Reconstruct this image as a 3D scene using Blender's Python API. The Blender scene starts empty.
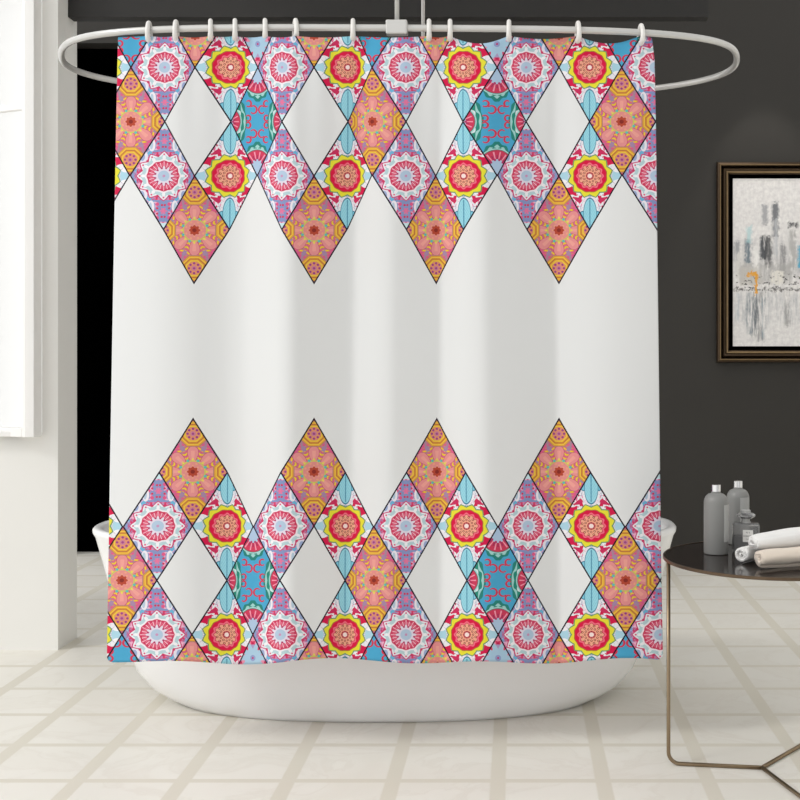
import bpy, bmesh, math, random
from mathutils import Vector, Matrix, noise
random.seed(4)
sc = bpy.context.scene
COL = sc.collection
PI = math.pi
# ------------------------------------------------------------------ camera model
F, CX, CY, EYE = 1165.0, 517.0, 348.0, 1.10       # focal length and principal point measured on the tiles
def P(px, py, d):
    return Vector(((px-CX)/F*d, d, EYE-(py-CY)/F*d))
def X_at(px, d): return (px-CX)/F*d
def Z_at(py, d): return EYE-(py-CY)/F*d

cam_d = bpy.data.cameras.new('camera'); cam = bpy.data.objects.new('camera', cam_d); COL.objects.link(cam)
cam.location = (0, 0, EYE); cam.rotation_euler = (PI/2, 0, 0)
cam_d.sensor_width = 36; cam_d.lens = F/800*36
cam_d.shift_x = (400-CX)/800; cam_d.shift_y = (CY-400)/800
cam_d.clip_start = 0.02
sc.camera = cam
sc.view_settings.view_transform = 'Standard'; sc.view_settings.look = 'None'
sc.view_settings.gamma = 1; sc.view_settings.use_curve_mapping = False
sc.view_settings.exposure = -0.08

# ------------------------------------------------------------------ colour + node helpers
def lin(c):
    r = []
    for v in c[:3]:
        v /= 255.0
        r.append(v/12.92 if v <= .04045 else ((v+.055)/1.055)**2.4)
    return (*r, 1.0)

class G:
    """small expression builder on top of math nodes"""
    def __init__(s, name):
        s.mat = bpy.data.materials.new(name); s.mat.use_nodes = True
        s.nt = s.mat.node_tree; s.nt.nodes.clear()
        s.out = s.nt.nodes.new('ShaderNodeOutputMaterial')
    def node(s, t, **k):
        n = s.nt.nodes.new(t)
        for a, b in k.items(): setattr(n, a, b)
        return n
    def put(s, sock, v):
        if isinstance(v, V): s.nt.links.new(v.s, sock)
        elif isinstance(v, bpy.types.NodeSocket): s.nt.links.new(v, sock)
        else: sock.default_value = v
    def m(s, op, *a, clamp=False):
        n = s.node('ShaderNodeMath', operation=op); n.use_clamp = clamp
        for i, v in enumerate(a): s.put(n.inputs[i], v)
        return V(s, n.outputs[0])
    def over(s, base, mask, col):
        n = s.node('ShaderNodeMix'); n.data_type = 'RGBA'; n.clamp_factor = True
        s.put(n.inputs[0], mask)
        s.put(n.inputs[6], lin(base) if isinstance(base, tuple) else base)
        s.put(n.inputs[7], lin(col) if isinstance(col, tuple) else col)
        return n.outputs[2]
    def noise(s, vec, scale, detail=3, rough=.5, dist=0):
        n = s.node('ShaderNodeTexNoise'); s.put(n.inputs['Vector'], vec)
        n.inputs['Scale'].default_value = scale; n.inputs['Detail'].default_value = detail
        n.inputs['Roughness'].default_value = rough; n.inputs['Distortion'].default_value = dist
        return V(s, n.outputs[0])
    def xyz(s, x, y, z=0.0):
        n = s.node('ShaderNodeCombineXYZ'); s.put(n.inputs[0], x); s.put(n.inputs[1], y); s.put(n.inputs[2], z)
        return n.outputs[0]
    def coord(s, which):
        n = s.node('ShaderNodeTexCoord'); return n.outputs[which]
    def sep(s, v):
        n = s.node('ShaderNodeSeparateXYZ'); s.nt.links.new(v, n.inputs[0])
        return V(s, n.outputs[0]), V(s, n.outputs[1]), V(s, n.outputs[2])
    def bsdf(s, col=None, rough=.5, metal=0, spec=.5, bump=None, bstr=.2, bdist=.01, trans=0, ior=1.45, sheen=0, coat=0):
        b = s.node('ShaderNodeBsdfPrincipled')
        if col is not None: s.put(b.inputs['Base Color'], lin(col) if isinstance(col, tuple) else col)
        s.put(b.inputs['Roughness'], rough)
        b.inputs['Metallic'].default_value = metal; b.inputs['Specular IOR Level'].default_value = spec
        b.inputs['Transmission Weight'].default_value = trans; b.inputs['IOR'].default_value = ior
        b.inputs['Sheen Weight'].default_value = sheen; b.inputs['Coat Weight'].default_value = coat
        if bump is not None:
            n = s.node('ShaderNodeBump'); n.inputs['Strength'].default_value = bstr; n.inputs['Distance'].default_value = bdist
            s.put(n.inputs['Height'], bump); s.nt.links.new(n.outputs[0], b.inputs['Normal'])
        s.nt.links.new(b.outputs[0], s.out.inputs[0])
        return b
class V:
    def __init__(s, g, sock): s.g, s.s = g, sock
    def __add__(s, o): return s.g.m('ADD', s, o)
    __radd__ = __add__
    def __sub__(s, o): return s.g.m('SUBTRACT', s, o)
    def __rsub__(s, o): return s.g.m('SUBTRACT', o, s)
    def __mul__(s, o): return s.g.m('MULTIPLY', s, o)
    __rmul__ = __mul__
    def __truediv__(s, o): return s.g.m('DIVIDE', s, o)
    def __lt__(s, o): return s.g.m('LESS_THAN', s, o)
    def __gt__(s, o): return s.g.m('GREATER_THAN', s, o)
    def abs(s): return s.g.m('ABSOLUTE', s)
    def floor(s): return s.g.m('FLOOR', s)
    def sin(s): return s.g.m('SINE', s)
    def cos(s): return s.g.m('COSINE', s)
    def sqrt(s): return s.g.m('SQRT', s)
    def mod(s, k): return s.g.m('FLOORED_MODULO', s, float(k))
    def eq(s, k): return s.g.m('COMPARE', s, float(k), 0.25)

def simple(name, col, rough=.5, metal=0, spec=.5, nscale=30, namp=8, bstr=.05, **k):
    g = G(name); v = g.coord('Object'); n = g.noise(v, nscale, 4)
    c2 = tuple(max(0, x-namp) for x in col)
    c = g.over(col, n, c2)
    g.bsdf(c, rough, metal, spec, bump=n, bstr=bstr, bdist=.002, **k)
    return g.mat

# ------------------------------------------------------------------ materials of the room
def mat_floor():
    g = G('cream_floor_tiles'); v = g.coord('Object'); x, y, z = g.sep(v)
    T = .267
    gx = ((x + .048)/T + .5).mod(1) - .5
    gy = ((y - 3.228)/T + .5).mod(1) - .5
    e = g.m('MINIMUM', gx.abs(), gy.abs()*1.6)
    n1 = g.noise(v, 14, 5, .6)
    e = e + (n1-.5)*.012
    gr = g.m('SMOOTH_MIN', 1.0, g.m('MULTIPLY', g.m('SUBTRACT', .082, e), 60.0, clamp=True), 0.0)
    n2 = g.noise(v, 3.2, 6, .6, 1.2)
    tile = g.over((237, 234, 226), g.m('MULTIPLY', g.m('SUBTRACT', n2, .42), 2.2, clamp=True), (230, 226, 216))
    vein = g.m('SUBTRACT', 1.0, g.m('MULTIPLY', (n2-.5).abs(), 30.0), clamp=True)*.16
    tile = g.over(tile, vein, (206, 197, 184))
    c = g.over(tile, gr, (221, 216, 203))
    g.bsdf(c, g.m('ADD', .42, gr*.12), 0, .35, bump=1.0-gr*.5, bstr=.08, bdist=.002)
    return g.mat
def mat_paint(name, col, rough=.7, amp=6):
    g = G(name); v = g.coord('Object'); n = g.noise(v, 2.2, 4); f = g.noise(v, 90, 3)
    c = g.over(col, n, tuple(max(0, a-amp) for a in col))
    g.bsdf(c, rough, 0, .3, bump=f, bstr=.04, bdist=.001)
    return g.mat
M_floor = mat_floor()
M_white = mat_paint('white_wall_paint', (243, 242, 238))
M_side = mat_paint('warm_white_trim_paint', (248, 247, 245), .5)
M_dark = mat_paint('charcoal_wall_paint', (56, 54, 51), .6, 3)
M_beam = mat_paint('deep_charcoal_paint', (52, 51, 50), .6, 2)
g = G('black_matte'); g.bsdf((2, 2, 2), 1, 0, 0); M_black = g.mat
M_enamel = simple('white_enamel', (240, 240, 240), .18, 0, .5, 3, 3, .0)
M_rodw = simple('white_coated_steel', (208, 207, 204), .25, .35, .5, 40, 4, .0)
M_plastic = simple('white_plastic', (232, 230, 226), .35)
M_bronze = simple('dark_bronze', (82, 68, 54), .32, .85, .5, 60, 14)
M_rim = simple('dark_bronze_rim', (112, 96, 80), .3, .8, .5, 50, 30)
M_gold = simple('aged_gold_edge', (150, 128, 96), .3, .85, .5, 50, 30)
M_leg = simple('brushed_bronze_leg', (150, 132, 108), .3, .8, .5, 40, 20)
M_top = simple('dark_glossy_table_top', (38, 31, 28), .12, 0, .55, 20, 6, .0)
M_bottle = simple('satin_grey_bottle', (132, 132, 130), .38, .0, .5, 10, 5)
M_chrome = simple('chrome', (225, 225, 225), .12, 1, .5, 10, 4, 0)
M_label = simple('pale_grey_label', (176, 176, 174), .5)
M_whitelabel = simple('white_paper_label', (228, 226, 222), .6)
M_ink = simple('black_ink', (40, 40, 40), .6)
M_smoke = simple('smoked_glass', (185, 185, 185), .06, 0, .6, 10, 4, 0, trans=.75)
g = G('clear_glass'); g.bsdf((215, 218, 218), .03, 0, .5, trans=.92); M_glass = g.mat
M_liquid = simple('dark_perfume', (38, 32, 28), .1, 0, .5, 10, 4, 0)
g = G('frosted_window_glass')
tb = g.node('ShaderNodeBsdfTranslucent'); tb.inputs[0].default_value = lin((252, 252, 250))
tr = g.node('ShaderNodeBsdfTransparent'); mx = g.node('ShaderNodeMixShader'); mx.inputs[0].default_value = .25
g.nt.links.new(tr.outputs[0], mx.inputs[1]); g.nt.links.new(tb.outputs[0], mx.inputs[2]); g.nt.links.new(mx.outputs[0], g.out.inputs[0])
M_pane = g.mat
def mat_towel(name, col):
    g = G(name); v = g.coord('Object'); n = g.noise(v, 420, 4, .7); w = g.noise(v, 24, 3)
    c = g.over(col, w*.5, tuple(a-12 for a in col))
    g.bsdf(c, .95, 0, .1, bump=n, bstr=.7, bdist=.003, sheen=.3); return g.mat
M_tow_w = mat_towel('white_terry', (243, 242, 240)); M_tow_c = mat_towel('cream_terry', (232, 219, 204))

# ------------------------------------------------------------------ printed curtain cloth
def mat_curtain():
    g = G('printed_curtain_cloth')
    uv = g.node('ShaderNodeUVMap'); uv.uv_map = 'UVMap'
    u, v, _ = g.sep(uv.outputs[0])
    i = u; j = ((v*100.0 - 351.0).abs() - 66.4)/54.3
    a = (i+j)*.5; b = (j-i)*.5
    A = a.floor(); B = b.floor()
    ic = A-B; jc = A+B+1.0
    X = (i-ic)*30.5; Y = (j-jc)*54.3
    aX, aY = X.abs(), Y.abs()
    fa, fb = a-A, b-B
    e = g.m('MINIMUM', g.m('MINIMUM', fa, 1.0-fa), g.m('MINIMUM', fb, 1.0-fb))
    r = (X*X+Y*Y).sqrt(); ang = g.m('ARCTAN2', Y, X)
    def tri(an, k, ph=0.0): # 0 on a petal axis, 1 half way between two
        return 1.0-(((an*(k/(2*PI))+ph).mod(1) - .5).abs()*2.0)
    def dist(x0, y0): dx, dy = aX-x0, aY-y0; return (dx*dx+dy*dy).sqrt(), g.m('ARCTAN2', dy, dx)
    AND = lambda *m_: m_[0] if len(m_) == 1 else m_[0]*AND(*m_[1:])
    def ring(rr, lo, hi): return AND(rr > lo, rr < hi)
    def dots(rr, an, k, R, s, ph=0.0):
        d = tri(an, k, ph)*(PI/k)*R; q = rr-R
        return (d*d+q*q).sqrt() < s
    t12 = tri(ang, 12); t8 = tri(ang, 8); c12 = (ang*12.0).cos(); c8 = (ang*8.0).cos()
    wob = g.noise(g.xyz(aX, aY, ic*.0), .13, 1, .5, .5)     # symmetric squiggles
    wob2 = g.noise(g.xyz(aX+20.0, aY, ic*.0), .17, 1, .5, .8)
    # --- pink rosette
    def leafmask(x0, y0, hw, hl):
        dx, dy = (aX-x0)/hw, (aY-y0)/hl
        return dx*dx+dy*dy
    c = g.over((224, 132, 172), wob > .51, (140, 158, 202))
    c = g.over(c, AND(wob2 > .53, wob2 < .60), (218, 62, 106))
    c = g.over(c, wob2 < .37, (236, 186, 210))
    c = g.over(c, AND(wob > .60, wob2 < .5), (112, 184, 220))
    c = g.over(c, AND(aY > 24, aY < 46, wob2 > .42), (136, 152, 198))
    c = g.over(c, AND(aY > 47), (206, 232, 238))
    rt, at = dist(0, 35)
    c = g.over(c, dots(rt, at, 7, 8.6, 1.7), (226, 92, 138)); c = g.over(c, dots(rt, at, 7, 6.0, 1.1, .5), (214, 60, 96))
    c = g.over(c, rt < 2.6+(at*6.0).cos()*1.0, (232, 120, 160))
    c = g.over(c, leafmask(19, 19, 4.5, 6.5) < 1, (232, 228, 240))        # white ribbons in the diagonals
    c = g.over(c, leafmask(19.5, 19, 2.4, 4.0) < 1, (160, 176, 214))
    c = g.over(c, leafmask(11, 31, 3.0, 6.5) < 1, (240, 234, 242)); c = g.over(c, leafmask(11.6, 31, 1.5, 4.5) < 1, (186, 206, 224))
    st = 24.2-t12*5.0
    c = g.over(c, (st+1.3) > r, (206, 74, 122))
    c = g.over(c, st > r, (240, 238, 244))
    c = g.over(c, AND(st-2.0 > r, r > 18.5, t12 > .2), (178, 208, 216))
    c = g.over(c, dots(r, ang, 12, 21.6, .9), (216, 90, 130))
    c = g.over(c, dots(r, ang, 12, 21.0, 1.2, .5), (206, 60, 104))
    c = g.over(c, r < 19.6, (186, 214, 220))
    c = g.over(c, AND(r < 19.6, r > 17.2, t12 < .30), (244, 244, 248))
    c = g.over(c, r < 16.8+c12*.5, (244, 238, 244))
    c = g.over(c, r < 15.6-t12*.9, (210, 62, 98))
    c = g.over(c, AND(ring(r, 8, 14.6), t12 < .15), (244, 176, 196))
    c = g.over(c, AND(ring(r, 9.6, 12.8), t12 > .40, t12 < .58), (238, 130, 156))
    c = g.over(c, AND(ring(r, 8, 13.4), t12 > .84), (246, 190, 206))
    c = g.over(c, r < 8.6+c12*1.5, (232, 222, 236))
    c = g.over(c, dots(r, ang, 12, 7.9, .95, .5), (176, 48, 104))
    c = g.over(c, r < 5.4, (182, 204, 226))
    c = g.over(c, r < 1.3, (206, 150, 190))
    pink = c
    # --- yellow sun rosette
    r0 = r; r = r*1.09
    c = g.over((238, 236, 241), AND(wob2 > .50, wob2 < .525), (226, 150, 186))
    c = g.over(c, AND(wob > .50, wob < .52), (176, 182, 204))
    c = g.over(c, AND((ang*4.0).cos() < .2, ring(r, 20, 33), wob2 > .44), (214, 28, 78))
    c = g.over(c, leafmask(13.5, 28, 3.2, 4.6) < 1, (240, 236, 242)); c = g.over(c, leafmask(14, 28, 1.2, 3.0) < 1, (228, 120, 160))
    c = g.over(c, AND(wob > .60, r > 26), (206, 50, 96))
    c = g.over(c, leafmask(27, 0, 6.0, 7.5) < 1, (176, 216, 232)); c = g.over(c, leafmask(27, 5.5, 4.5, 2.0) < 1, (244, 242, 246))
    lf = leafmask(0, 38, 6.0, 15.0)
    lf2 = leafmask(7.0, 45, 4.6, 9.0)
    c = g.over(c, lf2 < 1.25, (74, 140, 165)); c = g.over(c, lf2 < 1.0, (128, 200, 222))
    c = g.over(c, lf < 1.2, (70, 136, 165)); c = g.over(c, lf < 1.0, (156, 216, 230))
    c = g.over(c, AND(lf < .8, ((aX*1.6-aY*.8).sin()).abs() < .16), (104, 176, 200))
    c = g.over(c, AND(aX < .5, aY > 24), (84, 150, 180))
    stp = tri(ang, 12, .5)
    c = g.over(c, (24.6-stp*3.4) > r, (104, 152, 112))
    c = g.over(c, (23.4-stp*3.6) > r, (234, 224, 60))
    c = g.over(c, (18.4-stp*.8) > r, (168, 120, 60))
    c = g.over(c, (17.6-stp*.8) > r, (218, 26, 70))
    c = g.over(c, r < 13.8+c12*.9, (238, 112, 134))
    c = g.over(c, r < 12.0+c12*.9, (200, 50, 70))
    c = g.over(c, r < 11.3+c12*.9, (238, 172, 144))
    c = g.over(c, dots(r, ang, 12, 9.6, 1.25, .5), (150, 44, 50))
    c = g.over(c, dots(r, ang, 12, 9.6, .6, .5), (240, 190, 150))
    c = g.over(c, dots(r, ang, 12, 6.6, 1.2), (158, 48, 50))
    c = g.over(c, dots(r, ang, 12, 6.6, .55), (240, 196, 160))
    c = g.over(c, r < 4.3, (206, 96, 96))
    c = g.over(c, dots(r, ang, 8, 3.4, .7), (150, 40, 60))
    c = g.over(c, r < 2.4, (248, 226, 222))
    yellow = c
    r = r0
    # --- orange flower (the cut-off row shows the heart of the motif)
    keep = (X, Y, aX, aY, r, ang, t8, c8)
    Y0 = Y; r5 = jc.eq(5)
    def shift(k): return Y0 + r5*k
    Y = shift(22.0); aY = Y.abs(); r = (X*X+Y*Y).sqrt(); ang = g.m('ARCTAN2', Y, X); t8 = tri(ang, 8); c8 = (ang*8.0).cos()
    c = g.over((212, 104, 142), wob > .54, (172, 136, 156))
    c = g.over(c, wob2 < .40, (222, 92, 140))
    c = g.over(c, AND(ring(r, 13.0, 27), t8 > .42, (r*1.5+t8*6.0).sin() > -.1), (214, 160, 54))
    c = g.over(c, AND(ring(r, 13.0, 26), t8 > .48, (r*1.5+t8*6.0).sin() > .62), (240, 208, 66))
    c = g.over(c, AND(ring(r, 22, 27), t8 > .80), (168, 136, 170))
    pw = (r-17.0)/8.2; pwid = g.m('SQRT', g.m('MAXIMUM', 1.0-pw*pw, 0.0))*.66
    c = g.over(c, t8 < pwid+.08, (200, 92, 116))
    c = g.over(c, t8 < pwid, (230, 148, 148))
    c = g.over(c, AND(t8 < pwid*.35, ring(r, 12, 21)), (238, 164, 154))
    for (fx, fy) in ((0, 38), (31, 0)):
        r2, a2 = dist(fx, fy)
        oc = g.m('COSINE', tri(a2, 8)*.39)*r2*1.02            # octagonal rims
        c = g.over(c, oc < 13.4, (176, 132, 120))
        c = g.over(c, oc < 12.6, (226, 160, 60))
        c = g.over(c, ring(oc, 9.0, 9.8), (180, 112, 70))
        c = g.over(c, ring(oc, 10.6, 11.3), (240, 210, 80))
        c = g.over(c, ring(oc, 7.0, 8.0), (236, 206, 76))
        c = g.over(c, oc < 6.6, (224, 148, 110))
        c = g.over(c, dots(r2, a2, 8, 4.9, 1.15), (156, 62, 138))
        c = g.over(c, r2 < 2.6, (206, 130, 150))
        c = g.over(c, r2 < 1.2, (160, 70, 140))
    c = g.over(c, r < 11.4, (228, 146, 142))
    c = g.over(c, ring(r, 10.2, 11.4), (206, 206, 96))
    c = g.over(c, dots(r, ang, 8, 11.8, 1.4, .5), (100, 188, 180))
    c = g.over(c, dots(r, ang, 8, 12.4, 1.1), (236, 214, 96))
    c = g.over(c, AND(r < 9.8, (r*1.3).sin()*c8 > .45), (238, 166, 134))
    c = g.over(c, r < 4.7+c8*.6, (184, 74, 54)); c = g.over(c, r < 2.0, (140, 48, 40))
    orange = c
    Y = shift(34.0); aY = Y.abs(); r = (X*X+Y*Y).sqrt(); ang = g.m('ARCTAN2', Y, X); c8 = (ang*8.0).cos()
    # --- turquoise panel
    ax = aX/(12.0+Y*Y*.012); ay = aY/(20.0+X*X*.050)
    bx = g.m('MAXIMUM', ax, ay)
    wv1 = (aX*.55+aY*.35).sin()
    c = g.over((168, 212, 210), (bx+wv1*.06) < 1.75, (212, 230, 232))
    c = g.over(c, (bx+wv1*.10) < 1.58, (42, 140, 122))
    c = g.over(c, (bx-wv1*.09) < 1.34, (160, 212, 208))
    c = g.over(c, (bx+(aX*.9).cos()*.05) < 1.20, (44, 134, 124))
    c = g.over(c, (bx+wv1*.05) < 1.04, (78, 168, 208))
    # curled red tendrils
    for (qx, qy, qr) in ((5.0, 12.0, 3.8), (11.0, 3.5, 2.8), (10.5, 18.0, 3.0)):
        rq, aq = dist(qx, qy)
        c = g.over(c, AND(((rq-qr).abs()-(aq.abs()*.22-.05)) < .42, aq.abs() > .7), (208, 62, 88))
    for (fx, fy, R) in ((0, 45, 16.5), (34, 0, 14.0)):
        r2, a2 = dist(fx, fy)
        c = g.over(c, r2 < R+1.8, (172, 214, 212))
        c = g.over(c, r2 < R+.6, (40, 110, 104))
        c = g.over(c, r2 < R, (208, 62, 94))
        c = g.over(c, AND(r2 < R-1.5, tri(a2, 14) < .24), (240, 156, 180))
        c = g.over(c, AND(r2 < R-5, tri(a2, 14) > .8), (150, 50, 96))
        c = g.over(c, r2 < R*.45, (176, 200, 226))
        c = g.over(c, dots(r2, a2, 10, R*.42, 1.2), (180, 60, 110))
    turq = c
    X, Y, aX, aY, r, ang, t8, c8 = keep
    # --- star
    dy = aY-31.0; rs = (X*X+dy*dy).sqrt(); as_ = g.m('ARCTAN2', dy, X)
    c = g.over((218, 62, 104), wob > .5, (236, 150, 176))
    c = g.over(c, wob2 > .58, (176, 160, 200))
    c = g.over(c, rs < 12.5+(as_*10.0).cos()*3.0, (172, 204, 226))
    c = g.over(c, dots(rs, as_, 10, 14.5, 1.2, .5), (196, 40, 90))
    c = g.over(c, rs < 3.0, (150, 160, 205)); c = g.over(c, rs < 1.0, (196, 50, 110))
    star = c
    # --- which tile
    i4 = ic.mod(4); i8 = ic.mod(8)
    row1, row2, row3, row4, row5 = (jc.eq(k) for k in (1, 2, 3, 4, 5))
    hi = jc > 5.5
    m_or = g.m('ADD', g.m('ADD', row1, row5)*i4.eq(0), row3*i8.eq(6))
    m_od = g.m('ADD', g.m('ADD', row2, row4), hi)
    m_ye = m_od*i4.eq(1); m_pi = m_od*i4.eq(3)
    m_tu = g.m('ADD', row3*i8.eq(2), row5*i8.eq(6))
    m_st = row5*i8.eq(2)
    WH = (232, 233, 233)
    col = g.over(WH, m_or, orange); col = g.over(col, m_ye, yellow); col = g.over(col, m_pi, pink)
    col = g.over(col, m_tu, turq); col = g.over(col, m_st, star)
    lined = g.m('MINIMUM', m_or+m_ye+m_pi+m_tu+m_st+row3*i4.eq(0), 1.0)
    outer = g.m('ADD', g.m('ADD', row1*i4.eq(0)*(g.m('MINIMUM', fa, fb) < .025), row2*i4.eq(1)*(fb < .025)), row2*i4.eq(3)*(fa < .025))
    col = g.over(col, g.m('MAXIMUM', AND(e < .0125, lined), outer), (34, 26, 40))
    # rolled hem line along the top and weave
    wv = g.node('ShaderNodeTexWave'); wv.inputs['Scale'].default_value = 60; g.nt.links.new(uv.outputs[0], wv.inputs[0])
    b_ = g.bsdf(col, .78, 0, .2, bump=V(g, wv.outputs[1]), bstr=.02, bdist=.001, sheen=.05)
    t = g.node('ShaderNodeBsdfTranslucent'); g.nt.links.new(col, t.inputs[0])
    mx = g.node('ShaderNodeMixShader'); mx.inputs[0].default_value = .10
    g.nt.links.new(b_.outputs[0], mx.inputs[1]); g.nt.links.new(t.outputs[0], mx.inputs[2])
    g.nt.links.new(mx.outputs[0], g.out.inputs[0])
    return g.mat

# ------------------------------------------------------------------ cityscape canvas
def mat_canvas():
    g = G('painted_city_canvas')
    uv = g.node('ShaderNodeUVMap'); uv.uv_map = 'UVMap'
    u0, v0, _ = g.sep(uv.outputs[0])                      # centimetre-like units, origin top left
    nz = g.noise(g.xyz(u0, v0), .25, 4, .6); nz2 = g.noise(g.xyz(u0+50.0, v0), .25, 4, .6)
    u = u0+(nz-.5)*7.0; v = v0+(nz2-.5)*14.0
    streak = g.noise(g.xyz(u0*1.0, v0*.10), .40, 4, .7)
    dry = g.noise(g.xyz(u0, v0*.35), .45, 5, .75); dst = g.noise(g.xyz(u0*1.0, v0*.16), .30, 5, .7)
    def rect(x0, x1, y0, y1, s=2.6):
        k = 1.0/s
        f = lambda d: g.m('MULTIPLY', d, k, clamp=True)
        return f(u-x0)*f(x1-u)*f(v-y0)*f(y1-v)
    c = g.over((216, 213, 212), g.m('MULTIPLY', g.m('SUBTRACT', nz, .35), 2.5, clamp=True), (240, 238, 235))
    c = g.over(c, g.m('MULTIPLY', g.m('SUBTRACT', streak, .5), 3.0, clamp=True)*.45, (190, 190, 192))
    strokes = [(28, 36, 25, 48, (165, 165, 168), .7), (38, 47, 23, 60, (120, 122, 126), .75), (40, 46, 40, 78, (190, 192, 196), .6),
               (11, 19, 60, 86, (110, 124, 134), .7), (0, 8, 62, 84, (150, 152, 156), .6), (2, 12, 72, 100, (214, 212, 208), .7),
               (26, 35, 57, 82, (86, 88, 92), .85), (31, 40, 56, 90, (50, 52, 56), .6), (54, 66, 43, 50, (90, 90, 92), .8),
               (58, 62, 55, 60, (60, 60, 62), .9), (55, 64, 50, 92, (175, 174, 172), .6), (64, 72, 66, 92, (96, 170, 196), .75),
               (12, 20, 46, 66, (170, 208, 212), .5), (46, 54, 64, 96, (120, 120, 122), .5), (72, 82, 38, 96, (120, 124, 130), .7),
               (5, 60, 84, 106, (176, 174, 172), .5), (19, 27, 66, 100, (238, 236, 233), .8), (84, 93, 55, 98, (92, 96, 104), .75), (96, 112, 30, 97, (160, 162, 166), .6), (116, 126, 60, 99, (100, 140, 160), .6),
               (37, 52, 92, 107, (228, 224, 216), .9), (6, 30, 88, 108, (196, 192, 186), .6)]
    c = g.over(c, rect(-5, 145, 56, 104, 14)*g.m('MULTIPLY', g.m('SUBTRACT', dst, .34), 3.5, clamp=True)*.55, (150, 150, 152))
    c = g.over(c, rect(-5, 145, 110, 150, 12)*g.m('MULTIPLY', g.m('SUBTRACT', streak, .40), 4.0, clamp=True)*.5, (150, 156, 162))
    for x0, x1, y0, y1, cc, al in strokes:
        m_ = rect(x0, x1, y0, y1)*g.m('MULTIPLY', g.m('SUBTRACT', dst, .32), 5.5, clamp=True)*min(1, al*1.35)
        c = g.over(c, m_, cc)
    # dark chips along the quay, bright water with dark reflections
    chips = g.noise(g.xyz(u0*1.0, v0*1.5), .20, 3, .7)
    c = g.over(c, rect(0, 140, 94, 112, 3)*g.m('MULTIPLY', g.m('SUBTRACT', chips, .56), 12.0, clamp=True), (44, 40, 40))
    c = g.over(c, rect(0, 140, 109, 113, 1.2)*g.m('MULTIPLY', g.m('SUBTRACT', dry, .38), 6.0, clamp=True)*.85, (50, 44, 42))
    for x0, x1, y0, y1, cc, al in [(12, 26, 114, 158, (96, 112, 124), .75), (18, 34, 112, 164, (90, 92, 96), .6), (2, 7, 113, 146, (150, 176, 192), .6),
                                   (28, 33, 118, 162, (104, 158, 182), .6), (50, 58, 112, 150, (100, 98, 96), .6), (72, 84, 114, 150, (110, 116, 124), .6), (96, 110, 114, 156, (140, 144, 150), .6)]:
        c = g.over(c, rect(x0, x1, y0, y1, 3.5)*g.m('MULTIPLY', g.m('SUBTRACT', streak, .40), 5.0, clamp=True)*al, cc)
    c = g.over(c, rect(14, 24.5, 93, 97.5, .8)*.9, (226, 160, 44))
    c = g.over(c, rect(21.5, 25, 94, 116, .8)*.9, (226, 160, 44))
    c = g.over(c, g.m('MULTIPLY', g.m('SUBTRACT', dry, .62), 9.0, clamp=True)*.6, (242, 240, 236))
    g.bsdf(c, .5, 0, .3, bump=dry, bstr=.3, bdist=.002)
    return g.mat

# ------------------------------------------------------------------ mesh helpers
def link(name, me, mat=None, parent=None):
    o = bpy.data.objects.new(name, me); COL.objects.link(o)
    if mat: me.materials.append(mat)
    if parent: o.parent = parent
    return o
def obj(name, bm, mat, parent=None, smooth=False, bevel=0, loc=None):
    bmesh.ops.recalc_face_normals(bm, faces=bm.faces)
    if loc is not None: bmesh.ops.translate(bm, verts=bm.verts, vec=-Vector(loc))
    me = bpy.data.meshes.new(name); bm.to_mesh(me); bm.free()
    if smooth:
        for p in me.polygons: p.use_smooth = True
    o = link(name, me, mat, parent)
    if loc is not None: o.location = loc
    if bevel:
        b = o.modifiers.new('bevel', 'BEVEL'); b.width = bevel; b.segments = 3; b.limit_method = 'ANGLE'
    return o
def box(bm, x0, x1, y0, y1, z0, z1):
    vs = [bm.verts.new((x, y, z)) for x in (x0, x1) for y in (y0, y1) for z in (z0, z1)]
    for f in ((0,1,3,2), (4,6,7,5), (0,4,5,1), (2,3,7,6), (0,2,6,4), (1,5,7,3)): bm.faces.new([vs[k] for k in f])
def prism(bm, pts, z0, z1):
    lo = [bm.verts.new((x, y, z0)) for x, y in pts]; hi = [bm.verts.new((x, y, z1)) for x, y in pts]
    n = len(pts); bm.faces.new(lo[::-1]); bm.faces.new(hi)
    for k in range(n): bm.faces.new((lo[k], lo[(k+1) % n], hi[(k+1) % n], hi[k]))
def loft(bm, rings, cap0=True, cap1=True, closed=False):
    R = [[bm.verts.new(p) for p in r] for r in rings]; n = len(R[0])
    L = len(R)
    for a in range(L if closed else L-1):
        A, B = R[a], R[(a+1) % L]
        for k in range(n): bm.faces.new((A[k], A[(k+1) % n], B[(k+1) % n], B[k]))
    if not closed:
        if cap0: bm.faces.new(R[0][::-1])
        if cap1: bm.faces.new(R[-1])
def tube(bm, pts, rad, n=16, closed=False, up=Vector((0, 0, 1))):
    pts = [Vector(p) for p in pts]; L = len(pts); rings = []
    rads = rad if isinstance(rad, (list, tuple)) else [rad]*L
    prev = None
    for k, p in enumerate(pts):
        a = pts[(k-1) % L] if (closed or k > 0) else p
        b = pts[(k+1) % L] if (closed or k < L-1) else p
        t = (b-a).normalized()
        if prev is None:
            s = t.cross(up)
            if s.length < 1e-3: s = t.cross(Vector((0, 1, 0)))
        else: s = prev - t*prev.dot(t)
        s.normalize(); prev = s; w = t.cross(s)
        rings.append([p+(s*math.cos(q*2*PI/n)+w*math.sin(q*2*PI/n))*rads[k] for q in range(n)])
    loft(bm, rings, closed=closed)
def lathe(bm, prof, n=48, c=(0, 0, 0)):
    rings = [[(c[0]+r*math.cos(k*2*PI/n), c[1]+r*math.sin(k*2*PI/n), c[2]+z) for k in range(n)] for r, z in prof]
    loft(bm, rings)
def empty(name, loc):
    o = bpy.data.objects.new(name, None); o.empty_display_size = .05; COL.objects.link(o); o.location = loc; return o
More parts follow.
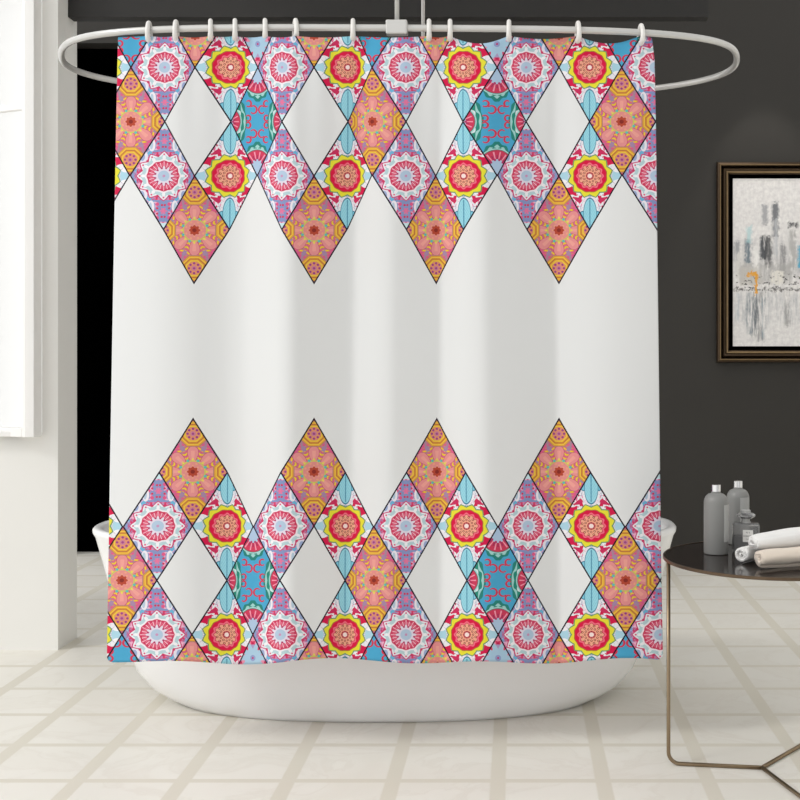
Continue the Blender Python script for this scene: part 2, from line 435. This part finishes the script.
def tag(o, label, cat, group=None):
    o['label'] = label; o['category'] = cat
    if group: o['group'] = group
    return o
def struct(name, bm, mat, **k):
    o = obj(name, bm, mat, **k); o['kind'] = 'structure'; return o
def NB(): return bmesh.new()

# ------------------------------------------------------------------ the room
BACK = 6.19
FR = 4.243                         # face of the white wall with the window
PX = X_at(58, FR)                  # its corner
PB = 4.426
bm = NB(); box(bm, -4.5, 2.2, -1.5, BACK+.1, -.08, 0); struct('floor', bm, M_floor)
DL, DR, DT = -2.395, -1.15, Z_at(43, BACK)
bm = NB()
box(bm, DR, 2.2, BACK, BACK+.12, 0, 3.05); box(bm, -2.48, DR, BACK, BACK+.12, DT, 3.05); box(bm, -2.48, DL, BACK, BACK+.12, 0, DT)
struct('wall_back', bm, M_dark)
bm = NB()                          # recess behind the opening, its darkness painted in as black walls
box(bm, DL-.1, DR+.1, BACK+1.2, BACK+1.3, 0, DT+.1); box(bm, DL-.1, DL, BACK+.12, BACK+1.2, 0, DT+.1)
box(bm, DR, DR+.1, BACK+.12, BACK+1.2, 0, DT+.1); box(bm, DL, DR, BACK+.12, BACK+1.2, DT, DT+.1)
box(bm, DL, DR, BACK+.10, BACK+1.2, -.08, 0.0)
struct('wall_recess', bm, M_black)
bm = NB(); box(bm, 2.1, 2.2, 2.2, BACK+.12, 0, 3.05); struct('wall_right_bounce', bm, M_white)  # unseen wall added to shape the side light, white to brighten the floor
bm = NB(); box(bm, PX, 1.0, 3.0, 4.50, 3.05, 3.15); struct('ceiling', bm, M_side)
# white wall with the casement opening
WX1 = X_at(42, FR); WX0 = -2.75; WZ0 = Z_at(436, FR); WZ1 = 2.43
bm = NB()
box(bm, WX1, PX, FR, PB, 0, 2.55); box(bm, WX0, WX1, FR, PB, 0, WZ0); box(bm, WX0, WX1, FR, PB, WZ1, 2.55); box(bm, -3.3, WX0, FR, PB, 0, 2.55)
struct('wall_left', bm, M_white)
# beam
bx0 = PX; by = 4.337; bz = Z_at(17, by); bx1 = X_at(708.5, by)
bm = NB(); box(bm, bx0, bx1, by, by+.06, bz, 3.05); struct('trim_1', bm, M_beam)
# casement window
w = empty('window_1', (WX1, FR-.07, WZ0)); w['kind'] = 'structure'
fw = .055; W = .62; H = WZ1-WZ0
def local_box(name, dims, mat, parent, bevel=.003):
    bm = NB()
    for d in dims: box(bm, *d)
    return obj(name, bm, mat, parent, bevel=bevel)
# outer jamb standing proud of the wall, sash hinged on it and ajar
local_box('window_frame', [(-.03, 0, 0, .07, 0, H), (WX0-WX1, -.03, .03, .07, 0, .02)], M_side, w)
sash = empty('window_sash', (0, 0, 0)); sash.parent = w; sash.location = (-.03, .0, 0); sash.rotation_euler = (0, 0, math.radians(-24))
local_box('sash_rail', [(-fw*.35, 0, 0, .04, .0, H), (-W, -W+fw, 0, .04, 0, H), (-W+fw, -fw*.35, 0, .04, 0, .032), (-W+fw, -fw*.35, 0, .04, H-.05, H), (-W+fw, -fw*.35, .012, .034, 1.18, 1.20)], M_side, sash)
local_box('window_pane', [(-W+fw, -fw*.35, .018, .023, .03, H-.05)], M_pane, sash, 0)

# ------------------------------------------------------------------ bathtub
tc = Vector((X_at(386.5, 3.70), 3.715, 0))
def sell(a, b, z, n=2.35, N=96, cx=0, cy=0):
    out = []
    for k in range(N):
        t = k*2*PI/N; c, s = math.cos(t), math.sin(t)
        out.append((cx+a*math.copysign(abs(c)**(2/n), c), cy+b*math.copysign(abs(s)**(2/n), s), z))
    return out
tub = empty('bathtub', tc)
tag(tub, 'white freestanding oval bathtub standing on the tiles behind the shower curtain', 'bathtub')
prof = [(.60, .27, 0), (.655, .298, .002), (.672, .304, .012), (.70, .312, .024), (.742, .322, .05), (.785, .335, .10), (.811, .345, .16),
        (.835, .353, .22), (.863, .366, .34), (.890, .378, .44), (.911, .388, .515), (.918, .393, .526), (.919, .394, .536), (.914, .39, .542),
        (.898, .372, .543), (.888, .36, .538), (.885, .352, .525), (.862, .335, .44), (.82, .31, .30), (.76, .28, .19), (.66, .23, .135), (.45, .13, .12)]
bm = NB(); loft(bm, [sell(a, b, z) for a, b, z in prof]); obj('tub_shell', bm, M_enamel, tub, smooth=True)
bm = NB(); lathe(bm, [(.0001, .0), (.03, .0), (.033, .003), (.03, .006), (.012, .004), (.0001, .004)], 32, (0, 0, .1205)); obj('drain', bm, M_chrome, tub, smooth=True)

# ------------------------------------------------------------------ oval curtain rail
ZR = .865; RZ = EYE+ZR
def rail_px(t):
    c, s = math.cos(t), math.sin(t)
    if s >= 0: n, h_ = 3.5, 30.5
    else: n, h_ = 2.3, 39
    # even sampling of the superellipse
    x = math.copysign(abs(c)**(2/n), c); y = abs(s)**(2/n)
    px = 399+338*x
    py = 58.5 - h_*y*(1 if s >= 0 else -1) + .006*(px-399)
    return px, py
def rail_pt(t):
    px, py = rail_px(t); d = ZR*F/(CY-py)
    return Vector((X_at(px, d), d, RZ))
rp = [rail_pt(k*2*PI/600) for k in range(600)]
# respace evenly
L = [0]
for k in range(600): L.append(L[-1]+(rp[(k+1) % 600]-rp[k]).length)
def rail_len(s):
    s %= L[-1]
    lo, hi = 0, 600
    while hi-lo > 1:
        m_ = (lo+hi)//2
        if L[m_] <= s: lo = m_
        else: hi = m_
    f = (s-L[lo])/(L[hi]-L[lo]); return rp[lo].lerp(rp[hi % 600], f)
pts = [rail_len(L[-1]*k/180) for k in range(180)]
for _ in range(4): pts = [(pts[k-1]+pts[k]*2+pts[(k+1) % 180])/4 for k in range(180)]
def rail_depth(px):
    """depth of the near side of the rail where it is seen at px"""
    best = None
    for k in range(180):
        a, b = pts[k], pts[(k+1) % 180]
        pa, pb = CX+a.x/a.y*F, CX+b.x/b.y*F
        if (pa-px)*(pb-px) <= 0 and abs(pa-pb) > 1e-6:
            d = a.lerp(b, (px-pa)/(pb-pa)).y
            if best is None or d < best: best = d
    return best
rail = empty('curtain_rail', (X_at(399, 3.15), 3.5, RZ))
tag(rail, 'white oval metal curtain rail hanging from the ceiling above the bathtub', 'curtain rail')
def rel(v, o): return Vector(v)-o.location
bm = NB(); tube(bm, [rel(p, rail) for p in pts], .0093, 20, closed=True); obj('rail_tube', bm, M_rodw, rail, smooth=True)
fx = X_at(397, 3.15)
for (dd, px, br) in ((rail_depth(397), 397, True), (None, 423, False)):
    if dd is None:
        dd = max(p.y for p in pts if abs(p.x-fx) < .05); 
    x = fx
    bm = NB(); tube(bm, [rel((x, dd, RZ+.006), rail), rel((x, dd, 3.05), rail)], .0062, 14); o = obj('support_post', bm, M_rodw, rail, smooth=True)
    bm = NB(); c = rel((x, dd, RZ), rail); wv = .029 if br else .024
    box(bm, c.x-wv, c.x+wv, c.y-.0175, c.y+.0175, c.z-.019, c.z+.019); obj('bracket', bm, M_rodw, rail, bevel=.004)
    bm = NB(); lathe(bm, [(.03, -.006), (.032, -.002), (.032, 0)], 32, rel((x, dd, 3.05), rail)); obj('ceiling_flange', bm, M_rodw, rail)

# ------------------------------------------------------------------ shower curtain
def interp(keys, x):
    if x <= keys[0][0]: k = 0
    elif x >= keys[-1][0]: k = len(keys)-2
    else:
        k = 0
        while keys[k+1][0] < x: k += 1
    (x0, y0), (x1, y1) = keys[k], keys[k+1]
    return y0+(y1-y0)*(x-x0)/(x1-x0)
TOP = [(100, -3), (131, -2), (165, -1), (195, 0), (231, 1), (258, 2), (282, 3), (314, 4), (348, 5), (372, 6), (406, 7), (435.5, 8), (463, 9), (497, 10), (526, 11), (559, 12), (589.5, 13), (621.5, 14), (655.5, 15), (688, 16)]
BOT = [(88, -3), (122, -2), (157, -1), (192, 0), (227, 1), (253, 2), (280, 3), (314, 4), (345, 5), (374, 6), (406, 7), (437.5, 8), (467, 9), (498, 10), (528, 11), (559, 12), (591.5, 13), (625.6, 14), (660, 15), (692, 16)]
SL = [(95, .1), (118, .22), (150, .16), (176, -.12), (200, -.34), (222, -.24), (240, .10), (252, .55), (276, .55), (287, .1), (298, -.46), (347, -.46), (353, -.30), (358, .34), (372, .36), (386, .12), (398, -.36),
      (439, -.42), (444, .42), (462, .42), (478, .14), (491, -.44), (530, -.50), (554, -.46), (559, .26), (580, .22), (620, -.06), (665, -.24)]
HX = list(range(95, 676)); hh = [0]
sl = [interp(SL, x) for x in HX]
for _ in range(10): sl = [sl[0]]+[(sl[k-1]+2*sl[k]+sl[k+1])/4 for k in range(1, len(sl)-1)]+[sl[-1]]
for k in range(1, len(HX)): hh.append(hh[-1]+sl[k]*3.15/F)
tr_ = (hh[-1]-hh[0])/(len(HX)-1); hh = [h-k*tr_ for k, h in enumerate(hh)]
mean = sum(hh)/len(hh)
def fold(px): 
    k = min(max(px-95, 0), len(HX)-1.001); a = int(k); return hh[a]+(hh[a+1]-hh[a])*(k-a)-mean
RINGS = [149, 176, 210.5, 235, 265, 295.5, 353, 429, 450, 509, 578, 641]
SAG = {0: 1, 1: 1.5, 2: 1, 3: 1.5, 4: 1.5, 5: 1.5, 6: 1.5, 7: 1.5, 8: 7.5, 9: 3, 10: 7.5}
def top_y(px):
    y = 36.6
    if px < RINGS[0]: return 36.2+1.0*((RINGS[0]-px)/30)
    if px > RINGS[-1]: return 36.5+3.5*max(0, (px-646)/10)**2
    for k in range(11):
        if RINGS[k] <= px <= RINGS[k+1]:
            t = (px-RINGS[k])/(RINGS[k+1]-RINGS[k]); return y-.5+SAG[k]*math.sin(PI*t)
    return y
def bot_y(px): return 661.5+1.7*math.sin((px-150)/42.0)+1.9*math.sin((px-80)/23.0)
NU, NVV = 420, 200
rd0 = [rail_depth(px) for px in range(78, 712, 2)]
for _ in range(60): rd0 = [rd0[0]]+[(rd0[k-1]+2*rd0[k]+rd0[k+1])/4 for k in range(1, len(rd0)-1)]+[rd0[-1]]
rd = {78+2*k: v for k, v in enumerate(rd0)}
def rdp(px):
    a = int(px//2)*2; return rd[a]+(rd[a+2]-rd[a])*(px-a)/2
def edge_l(py): return 118.3 - 11.3*((py-36)/625)**.9
def edge_r(py): return interp([(30, 651), (60, 654.5), (120, 655.8), (350, 658.5), (560, 661), (662, 663)], py)
def curtain_depth(px, py):
    s = min(max((py-36)/625, 0), 1)
    base = rdp(min(max(px, 92), 674)); base = base*(1-s*.35)+3.165*s*.35
    amp = .45+.55*min(1, s/.22)
    small = .0022*math.sin(px*.22+1.3*s)*(1-s)**7                     # little gathers under the hooks
    drift = fold(px+7*(s-.4)*math.sin(px*.017+2))
    return base - drift*amp*1.0 - small - .012*s
bm = NB(); uvl = bm.loops.layers.uv.new('UVMap'); grid = []
for r_ in range(NVV+1):
    row = []
    for c_ in range(NU+1):
        tt = r_/NVV; f_ = c_/NU
        x_ = 118+535*f_
        y0, y1 = top_y(118+535*f_), bot_y(x_)
        py = y0+(y1-y0)*tt
        # rounded lower corners
        px = edge_l(py)+(edge_r(py)-edge_l(py))*f_
        for side, e_ in ((-1, edge_l(py)), (1, edge_r(py))):
            dcorner = (px-e_) if side < 0 else (e_-px)
            if dcorner < 7: 
                k_ = 7-math.sqrt(max(0, 49-(7-dcorner)**2)); py = min(py, y1-k_*.8*tt)
        d = curtain_depth(px, py)
        s = min(max((py-120)/460, 0), 1)
        iu = interp(TOP, px)*(1-s)+interp(BOT, px)*s
        row.append((bm.verts.new(P(px, py, d)), (iu, py/100)))
    grid.append(row)
for a in range(NVV):
    for c_ in range(NU):
        q = (grid[a][c_], grid[a+1][c_], grid[a+1][c_+1], grid[a][c_+1])
        f = bm.faces.new([k[0] for k in q])
        for lp, k in zip(f.loops, q): lp[uvl].uv = k[1]
cur = obj('shower_curtain', bm, mat_curtain(), smooth=True, loc=P(390, 36, 3.15))
sm = cur.modifiers.new('cloth', 'SOLIDIFY'); sm.thickness = .0016; sm.offset = 0
tag(cur, 'white shower curtain printed with colourful diamond mandala borders, hanging from the oval rail', 'shower curtain')

# hooks: white plastic loops round the rail, one object each
def hook_bm(rt):
    bm = NB(); N = 40; p_ = []; rr = []
    for k in range(N):
        t = k*2*PI/N
        y = .0205*math.sin(t)*(1-.25*math.cos(t)); z = -.0165-.0385*math.cos(t)*-1
        p_.append((0, y*.95, -.0045+.0240*math.cos(t))); rr.append(.0062 if math.cos(t) > -.3 else .0062+.0022*(-math.cos(t)-.3))
    tube(bm, p_, rr, 14, closed=True, up=Vector((1, 0, 0))); return bm
proto = None
ords = ['first', 'second', 'third', 'fourth', 'fifth', 'sixth', 'seventh', 'eighth', 'ninth', 'tenth', 'eleventh', 'last']
spots = ['at the far left above a pink rosette', 'second from the left on the rail', 'third from the left, over an orange triangle', 'fourth from the left, over the first yellow rosette',
         'fifth from the left, over the turquoise diamond', 'sixth from the left, beside the second pink rosette', 'seventh from the left, alone left of the rail bracket', 'just right of the rail bracket, left one of a close pair',
         'right one of the close pair right of the rail bracket', 'third from the right end of the curtain', 'second from the right end of the curtain', 'at the right end of the curtain']
for k, px in enumerate(RINGS):
    if proto is None:
        proto = obj('curtain_hook', hook_bm(0), M_plastic, smooth=True); o = proto
    else:
        o = proto.copy(); COL.objects.link(o)
    d = rdp(px); o.location = (X_at(px, d), d, RZ)
    # loops lean with the rail's tangent
    a_, b_ = rdp(px-4), rdp(px+4); dx = X_at(px+4, b_)-X_at(px-4, a_)
    o.rotation_euler = (0, 0, math.atan2(b_-a_, dx)+random.uniform(-.12, .12)+(.35 if px < 300 else 0))
    tag(o, 'white plastic curtain hook ' + spots[k], 'curtain hook', 'curtain hooks on the oval rail')

# ------------------------------------------------------------------ side table
TH = .552; J = Vector((X_at(762, 3.04), 3.04, 0)); TCX, TCY = .664, 3.05
tbl = empty('side_table', (TCX, TCY, 0))
tag(tbl, 'round side table with dark glossy top and thin bronze wire legs, right of the curtain', 'table')
bm = NB(); lathe(bm, [(.0001, -.006), (.2755, -.006), (.2765, -.005), (.2765, -.001), (.2755, 0), (.0001, 0)], 128, (0, 0, TH)); obj('table_top', bm, M_top, tbl)
bm = NB(); lathe(bm, [(.2768, -.0065), (.2795, -.0065), (.2803, -.005), (.2803, .0005), (.279, .0016), (.2768, .0012)], 128, (0, 0, TH))
for f in [f for f in bm.faces if len(f.verts) > 8]: bm.faces.remove(f)
bot = [v for v in bm.verts]
rim = obj('table_rim', bm, M_rim, tbl, smooth=False)
so = rim.modifiers.new('t', 'SOLIDIFY'); so.thickness = .001; so.offset = -1
LG = .0052
for (an, R) in ((172.5, .242), (50, .262), (-75, .268)):
    an = math.radians(an); ux, uy = math.cos(an), math.sin(an)
    cor = .030; path = []
    ex, ey = J.x+ux*R-TCX, J.y+uy*R-TCY
    jx, jy = J.x-TCX, J.y-TCY
    path.append((jx, jy, LG))
    path.append((ex-ux*cor, ey-uy*cor, LG))
    for q in range(1, 9):
        t = q/8*PI/2; path.append((ex-ux*cor+ux*cor*math.sin(t), ey-uy*cor+uy*cor*math.sin(t), LG+cor-cor*math.cos(t)))
    path.append((ex, ey, TH-.0065))
    bm = NB(); tube(bm, path, LG, 14); obj('leg', bm, M_leg, tbl, smooth=True)

def on_top(px, py):                 # where a foot seen at (px, py) stands on the table top
    d = (EYE-TH)*F/(py-CY); return Vector((X_at(px, d), d, TH))
# pump-less bottles
bg = 'grey cylinder bottles on the side table'
def bottle(loc, lab_ang, label, h=.165, rad=.0325):
    o = empty('toiletry_bottle', loc)
    bm = NB(); pr = [(.0001, 0), (rad-.003, 0), (rad-.0008, .0012), (rad, .004), (rad, h-.030)]
    for q in range(1, 9):
        t = q/8*PI/2; pr.append((.013+(rad-.013)*math.cos(t), h-.030+.026*math.sin(t)))
    pr += [(.0115, h), (.0001, h)]
    lathe(bm, pr, 56); obj('bottle_body', bm, M_bottle, o, smooth=True)
    bm = NB(); lathe(bm, [(.0001, h), (.0118, h), (.0122, h+.001), (.0122, h+.018), (.0112, h+.019), (.0001, h+.019)], 40); obj('bottle_cap', bm, M_chrome, o)
    bm = NB(); n = 24; rings = []
    for q in range(n+1):
        a = lab_ang-.45+.9*q/n
        rings.append([(math.cos(a)*r2, math.sin(a)*r2, z) for r2, z in ((rad+.0001, .035), (rad+.0012, .035), (rad+.0012, .132), (rad+.0001, .132))])
    loft(bm, rings); obj('bottle_label', bm, M_label, o)
    tag(o, label, 'bottle', bg); return o
p1 = on_top(716, 553.5)
bottle(p1, math.radians(-34), 'grey bottle with chrome cap on the left of the side table, fully visible')
p2 = on_top(738, 543.5); p2.x = X_at(738, p2.y)
bottle(p2, math.radians(-64), 'grey bottle with chrome cap standing behind the square glass perfume bottle', .157, .0315)
# square perfume flask
pc = on_top(746, 552); 
pf = empty('perfume_bottle', pc); pf.rotation_euler = (0, 0, math.radians(-14))
tag(pf, 'small square clear glass perfume bottle with white label, beside the rolled towels', 'perfume bottle')
def rbox(name, x, y, z0, z1, mat, bev): 
    bm = NB(); box(bm, -x, x, -y, y, z0, z1); return obj(name, bm, mat, pf, bevel=bev)
rbox('glass_body', .036, .0185, 0, .079, M_smoke, .006)
rbox('perfume_liquid', .031, .014, .006, .046, M_liquid, .003)
lb = rbox('paper_label', .0135, .0006, .030, .062, M_whitelabel, 0); lb.location = (.006, -.0192, 0)
for txt, z, s in (('N°5', .0535, .0062), ('CHANEL', .0440, .0062), ('PARIS', .0365, .0042)):
    cu = bpy.data.curves.new('lettering', 'FONT'); cu.body = txt; cu.size = s; cu.align_x = 'CENTER'; cu.extrude = .0001
    to = bpy.data.objects.new('tmp', cu); COL.objects.link(to)
    dg = bpy.context.evaluated_depsgraph_get(); me = bpy.data.meshes.new_from_object(to.evaluated_get(dg)); bpy.data.objects.remove(to)
    t_ = link('lettering', me, M_ink, lb); t_.rotation_euler = (PI/2, 0, 0); t_.location = (0, -.0009, z)
bm = NB(); lathe(bm, [(.0001, .079), (.0135, .079), (.0135, .082), (.0105, .080), (.0105, .091), (.0001, .091)], 32); obj('bottle_neck', bm, M_label, pf)
bm = NB(); lathe(bm, [(.0001, .091), (.016, .091), (.025, .0965), (.025, .1015), (.016, .1065), (.0001, .1065)], 8); obj('glass_stopper', bm, M_chrome if False else M_smoke, pf)
bm = NB(); lathe(bm, [(.0001, .1066), (.0125, .1066), (.0125, .113), (.0001, .113)], 8); obj('stopper_top', bm, M_label, pf)

# rolled towels: a spiral of cloth with soft lumps
def towel(name, a, b, rad, mat, label, turns=3.2, flat=.85, bulge=0, seed=0, ph=0):
    a, b = Vector(a), Vector(b); ax = (b-a); Ln = ax.length; ax.normalize()
    side = ax.cross(Vector((0, 0, 1))).normalized(); up = side.cross(ax)
    bm = NB(); NL, NT = 40, 130; th = rad/turns*.86; outer = []; rings = []
    for l in range(NL+1):
        s = l/NL; c = a.lerp(b, s); row = []
        sw = 1+bulge*math.sin(PI*min(1, s*1.1))+.05*noise.noise(Vector((s*5+seed, seed, 0)))
        en = 1-.10*max(0, 1-s/.06)-.10*max(0, (s-.94)/.06)
        def pt(t, off):
            an = t*turns*2*PI+ph; r = (.0016+(rad-.0016)*t)*sw - off
            if t > .66: r *= (1-.0*(1-en))*en+(1-en)*.0
            n_ = noise.noise(Vector((math.cos(an)*1.4+seed, math.sin(an)*1.4, s*6)))*.055*rad
            r += n_
            inset = .0035*math.sin(t*9+seed)*(1-s*2 if s < .5 else 0)*(1 if l == 0 else .0)
            # flatten where it lies on the table
            y = math.sin(an)*r*flat
            return c + side*(math.cos(an)*r) + up*y + ax*(-inset)
        ol = [pt(k/NT, 0) for k in range(NT+1)]; il = [pt(k/NT, th) for k in range(NT, 5, -1)]
        rings.append(ol+il)
    loft(bm, rings)
    mz = min(v.co.z for v in bm.verts)
    lo = (a+b)/2; 
    o = obj(name, bm, mat, smooth=True, loc=(lo.x, lo.y, a.z-rad*flat))
    tag(o, label, 'towel', 'rolled towels on the side table'); return o
TZ = TH
towel('rolled_towel', (.5705, 2.965, TZ+.0232), (.715, 3.115, TZ+.0240), .0236, M_tow_w, 'white rolled towel lying lowest at the left end of the towel pile', 3, .98, .03, 1, ph=1.0)
towel('rolled_towel', (.600, 2.885, TZ+.0265), (.872, 2.985, TZ+.0265), .0320, M_tow_c, 'cream rolled towel at the front of the towel pile, edge of the dark table', 2.4, .80, .06, 2, ph=2.2)
towel('rolled_towel', (.594, 2.945, TZ+.0575), (.872, 3.05, TZ+.073), .0290, M_tow_w, 'white rolled towel lying on top of the other two', 3, .76, .36, 3, ph=.5)

# ------------------------------------------------------------------ framed painting
FD = BACK
fx0, fx1, fz0, fz1 = X_at(717, FD-.03), X_at(884, FD-.03), Z_at(362.5, FD-.03), Z_at(162, FD-.03)
pic = empty('framed_painting', ((fx0+fx1)/2, FD, (fz0+fz1)/2))
tag(pic, 'city skyline painting in a dark bronze frame hanging on the charcoal wall', 'painting')
pl = pic.location
def frame_ring(prof, name, mat):
    # profile: (inset from the outer edge, distance off the wall)
    bm = NB(); rings = []
    for cx_, cz_, sx, sz in ((fx0, fz0, 1, 1), (fx1, fz0, -1, 1), (fx1, fz1, -1, -1), (fx0, fz1, 1, -1)):
        rings.append([Vector((cx_+sx*i_, FD-o_, cz_+sz*i_))-pl for i_, o_ in prof])
    loft(bm, rings, closed=True); return obj(name, bm, mat, pic)
frame_ring([(0, .001), (0, .026), (.004, .034), (.012, .040), (.020, .040), (.024, .030), (.030, .001)], 'outer_moulding', M_bronze)
frame_ring([(.0135, .0395), (.0145, .0425), (.018, .0425), (.019, .0395)], 'gilt_bead', M_gold)
frame_ring([(.030, .001), (.030, .028), (.036, .034), (.046, .030), (.053, .036), (.061, .030), (.066, .022), (.066, .001)], 'inner_moulding', M_bronze)
frame_ring([(.048, .0325), (.0505, .0375), (.0555, .0375), (.059, .0325)], 'gilt_line', M_gold)
frame_ring([(.066, .001), (.066, .016), (.086, .016), (.086, .001)], 'frame_liner', M_black)
bm = NB(); uvl = bm.loops.layers.uv.new('UVMap')
cx0, cx1, cz0, cz1 = fx0+.086, fx1-.086, fz0+.086, fz1-.086
box(bm, cx0-pl.x, cx1-pl.x, -.020, -.001, cz0-pl.z, cz1-pl.z)
K = F/(FD-.03)
for f in bm.faces:
    for lp in f.loops:
        c = lp.vert.co+pl; lp[uvl].uv = ((c.x-cx0)*K, (cz1-c.z)*K)
obj('canvas', bm, mat_canvas(), pic)

# ------------------------------------------------------------------ light
wd = bpy.data.worlds.new('daylight'); sc.world = wd; wd.use_nodes = True
bgn = wd.node_tree.nodes['Background']; bgn.inputs[0].default_value = (1, 1, .995, 1)
wt = wd.node_tree; tc_ = wt.nodes.new('ShaderNodeTexCoord'); sx = wt.nodes.new('ShaderNodeSeparateXYZ'); mr = wt.nodes.new('ShaderNodeMapRange')
wt.links.new(tc_.outputs['Generated'], sx.inputs[0]); wt.links.new(sx.outputs[0], mr.inputs[0])
mr.inputs['From Min'].default_value = .55; mr.inputs['From Max'].default_value = -.75
mr.inputs['To Min'].default_value = .66; mr.inputs['To Max'].default_value = 1.45; mr.interpolation_type = 'SMOOTHSTEP'
wt.links.new(mr.outputs[0], bgn.inputs[1])
sn = bpy.data.lights.new('sun', 'SUN'); so_ = bpy.data.objects.new('sun', sn); COL.objects.link(so_)
sn.energy = .80; sn.angle = math.radians(9); sn.color = (1, .985, .96)
so_.rotation_euler = Vector((1.2, .68, -1)).to_track_quat('-Z', 'Y').to_euler()
sp = bpy.data.lights.new('picture_spot', 'SPOT'); spo = bpy.data.objects.new('picture_spot', sp); COL.objects.link(spo)
spo.location = (X_at(770, 5.9), 5.75, 3.0); spo.rotation_euler = (Vector((X_at(770, BACK), BACK, 1.2))-spo.location).to_track_quat('-Z', 'Y').to_euler()
sp.energy = 22; sp.spot_size = math.radians(44); sp.spot_blend = .35; sp.shadow_soft_size = .03; sp.color = (1, .95, .88)
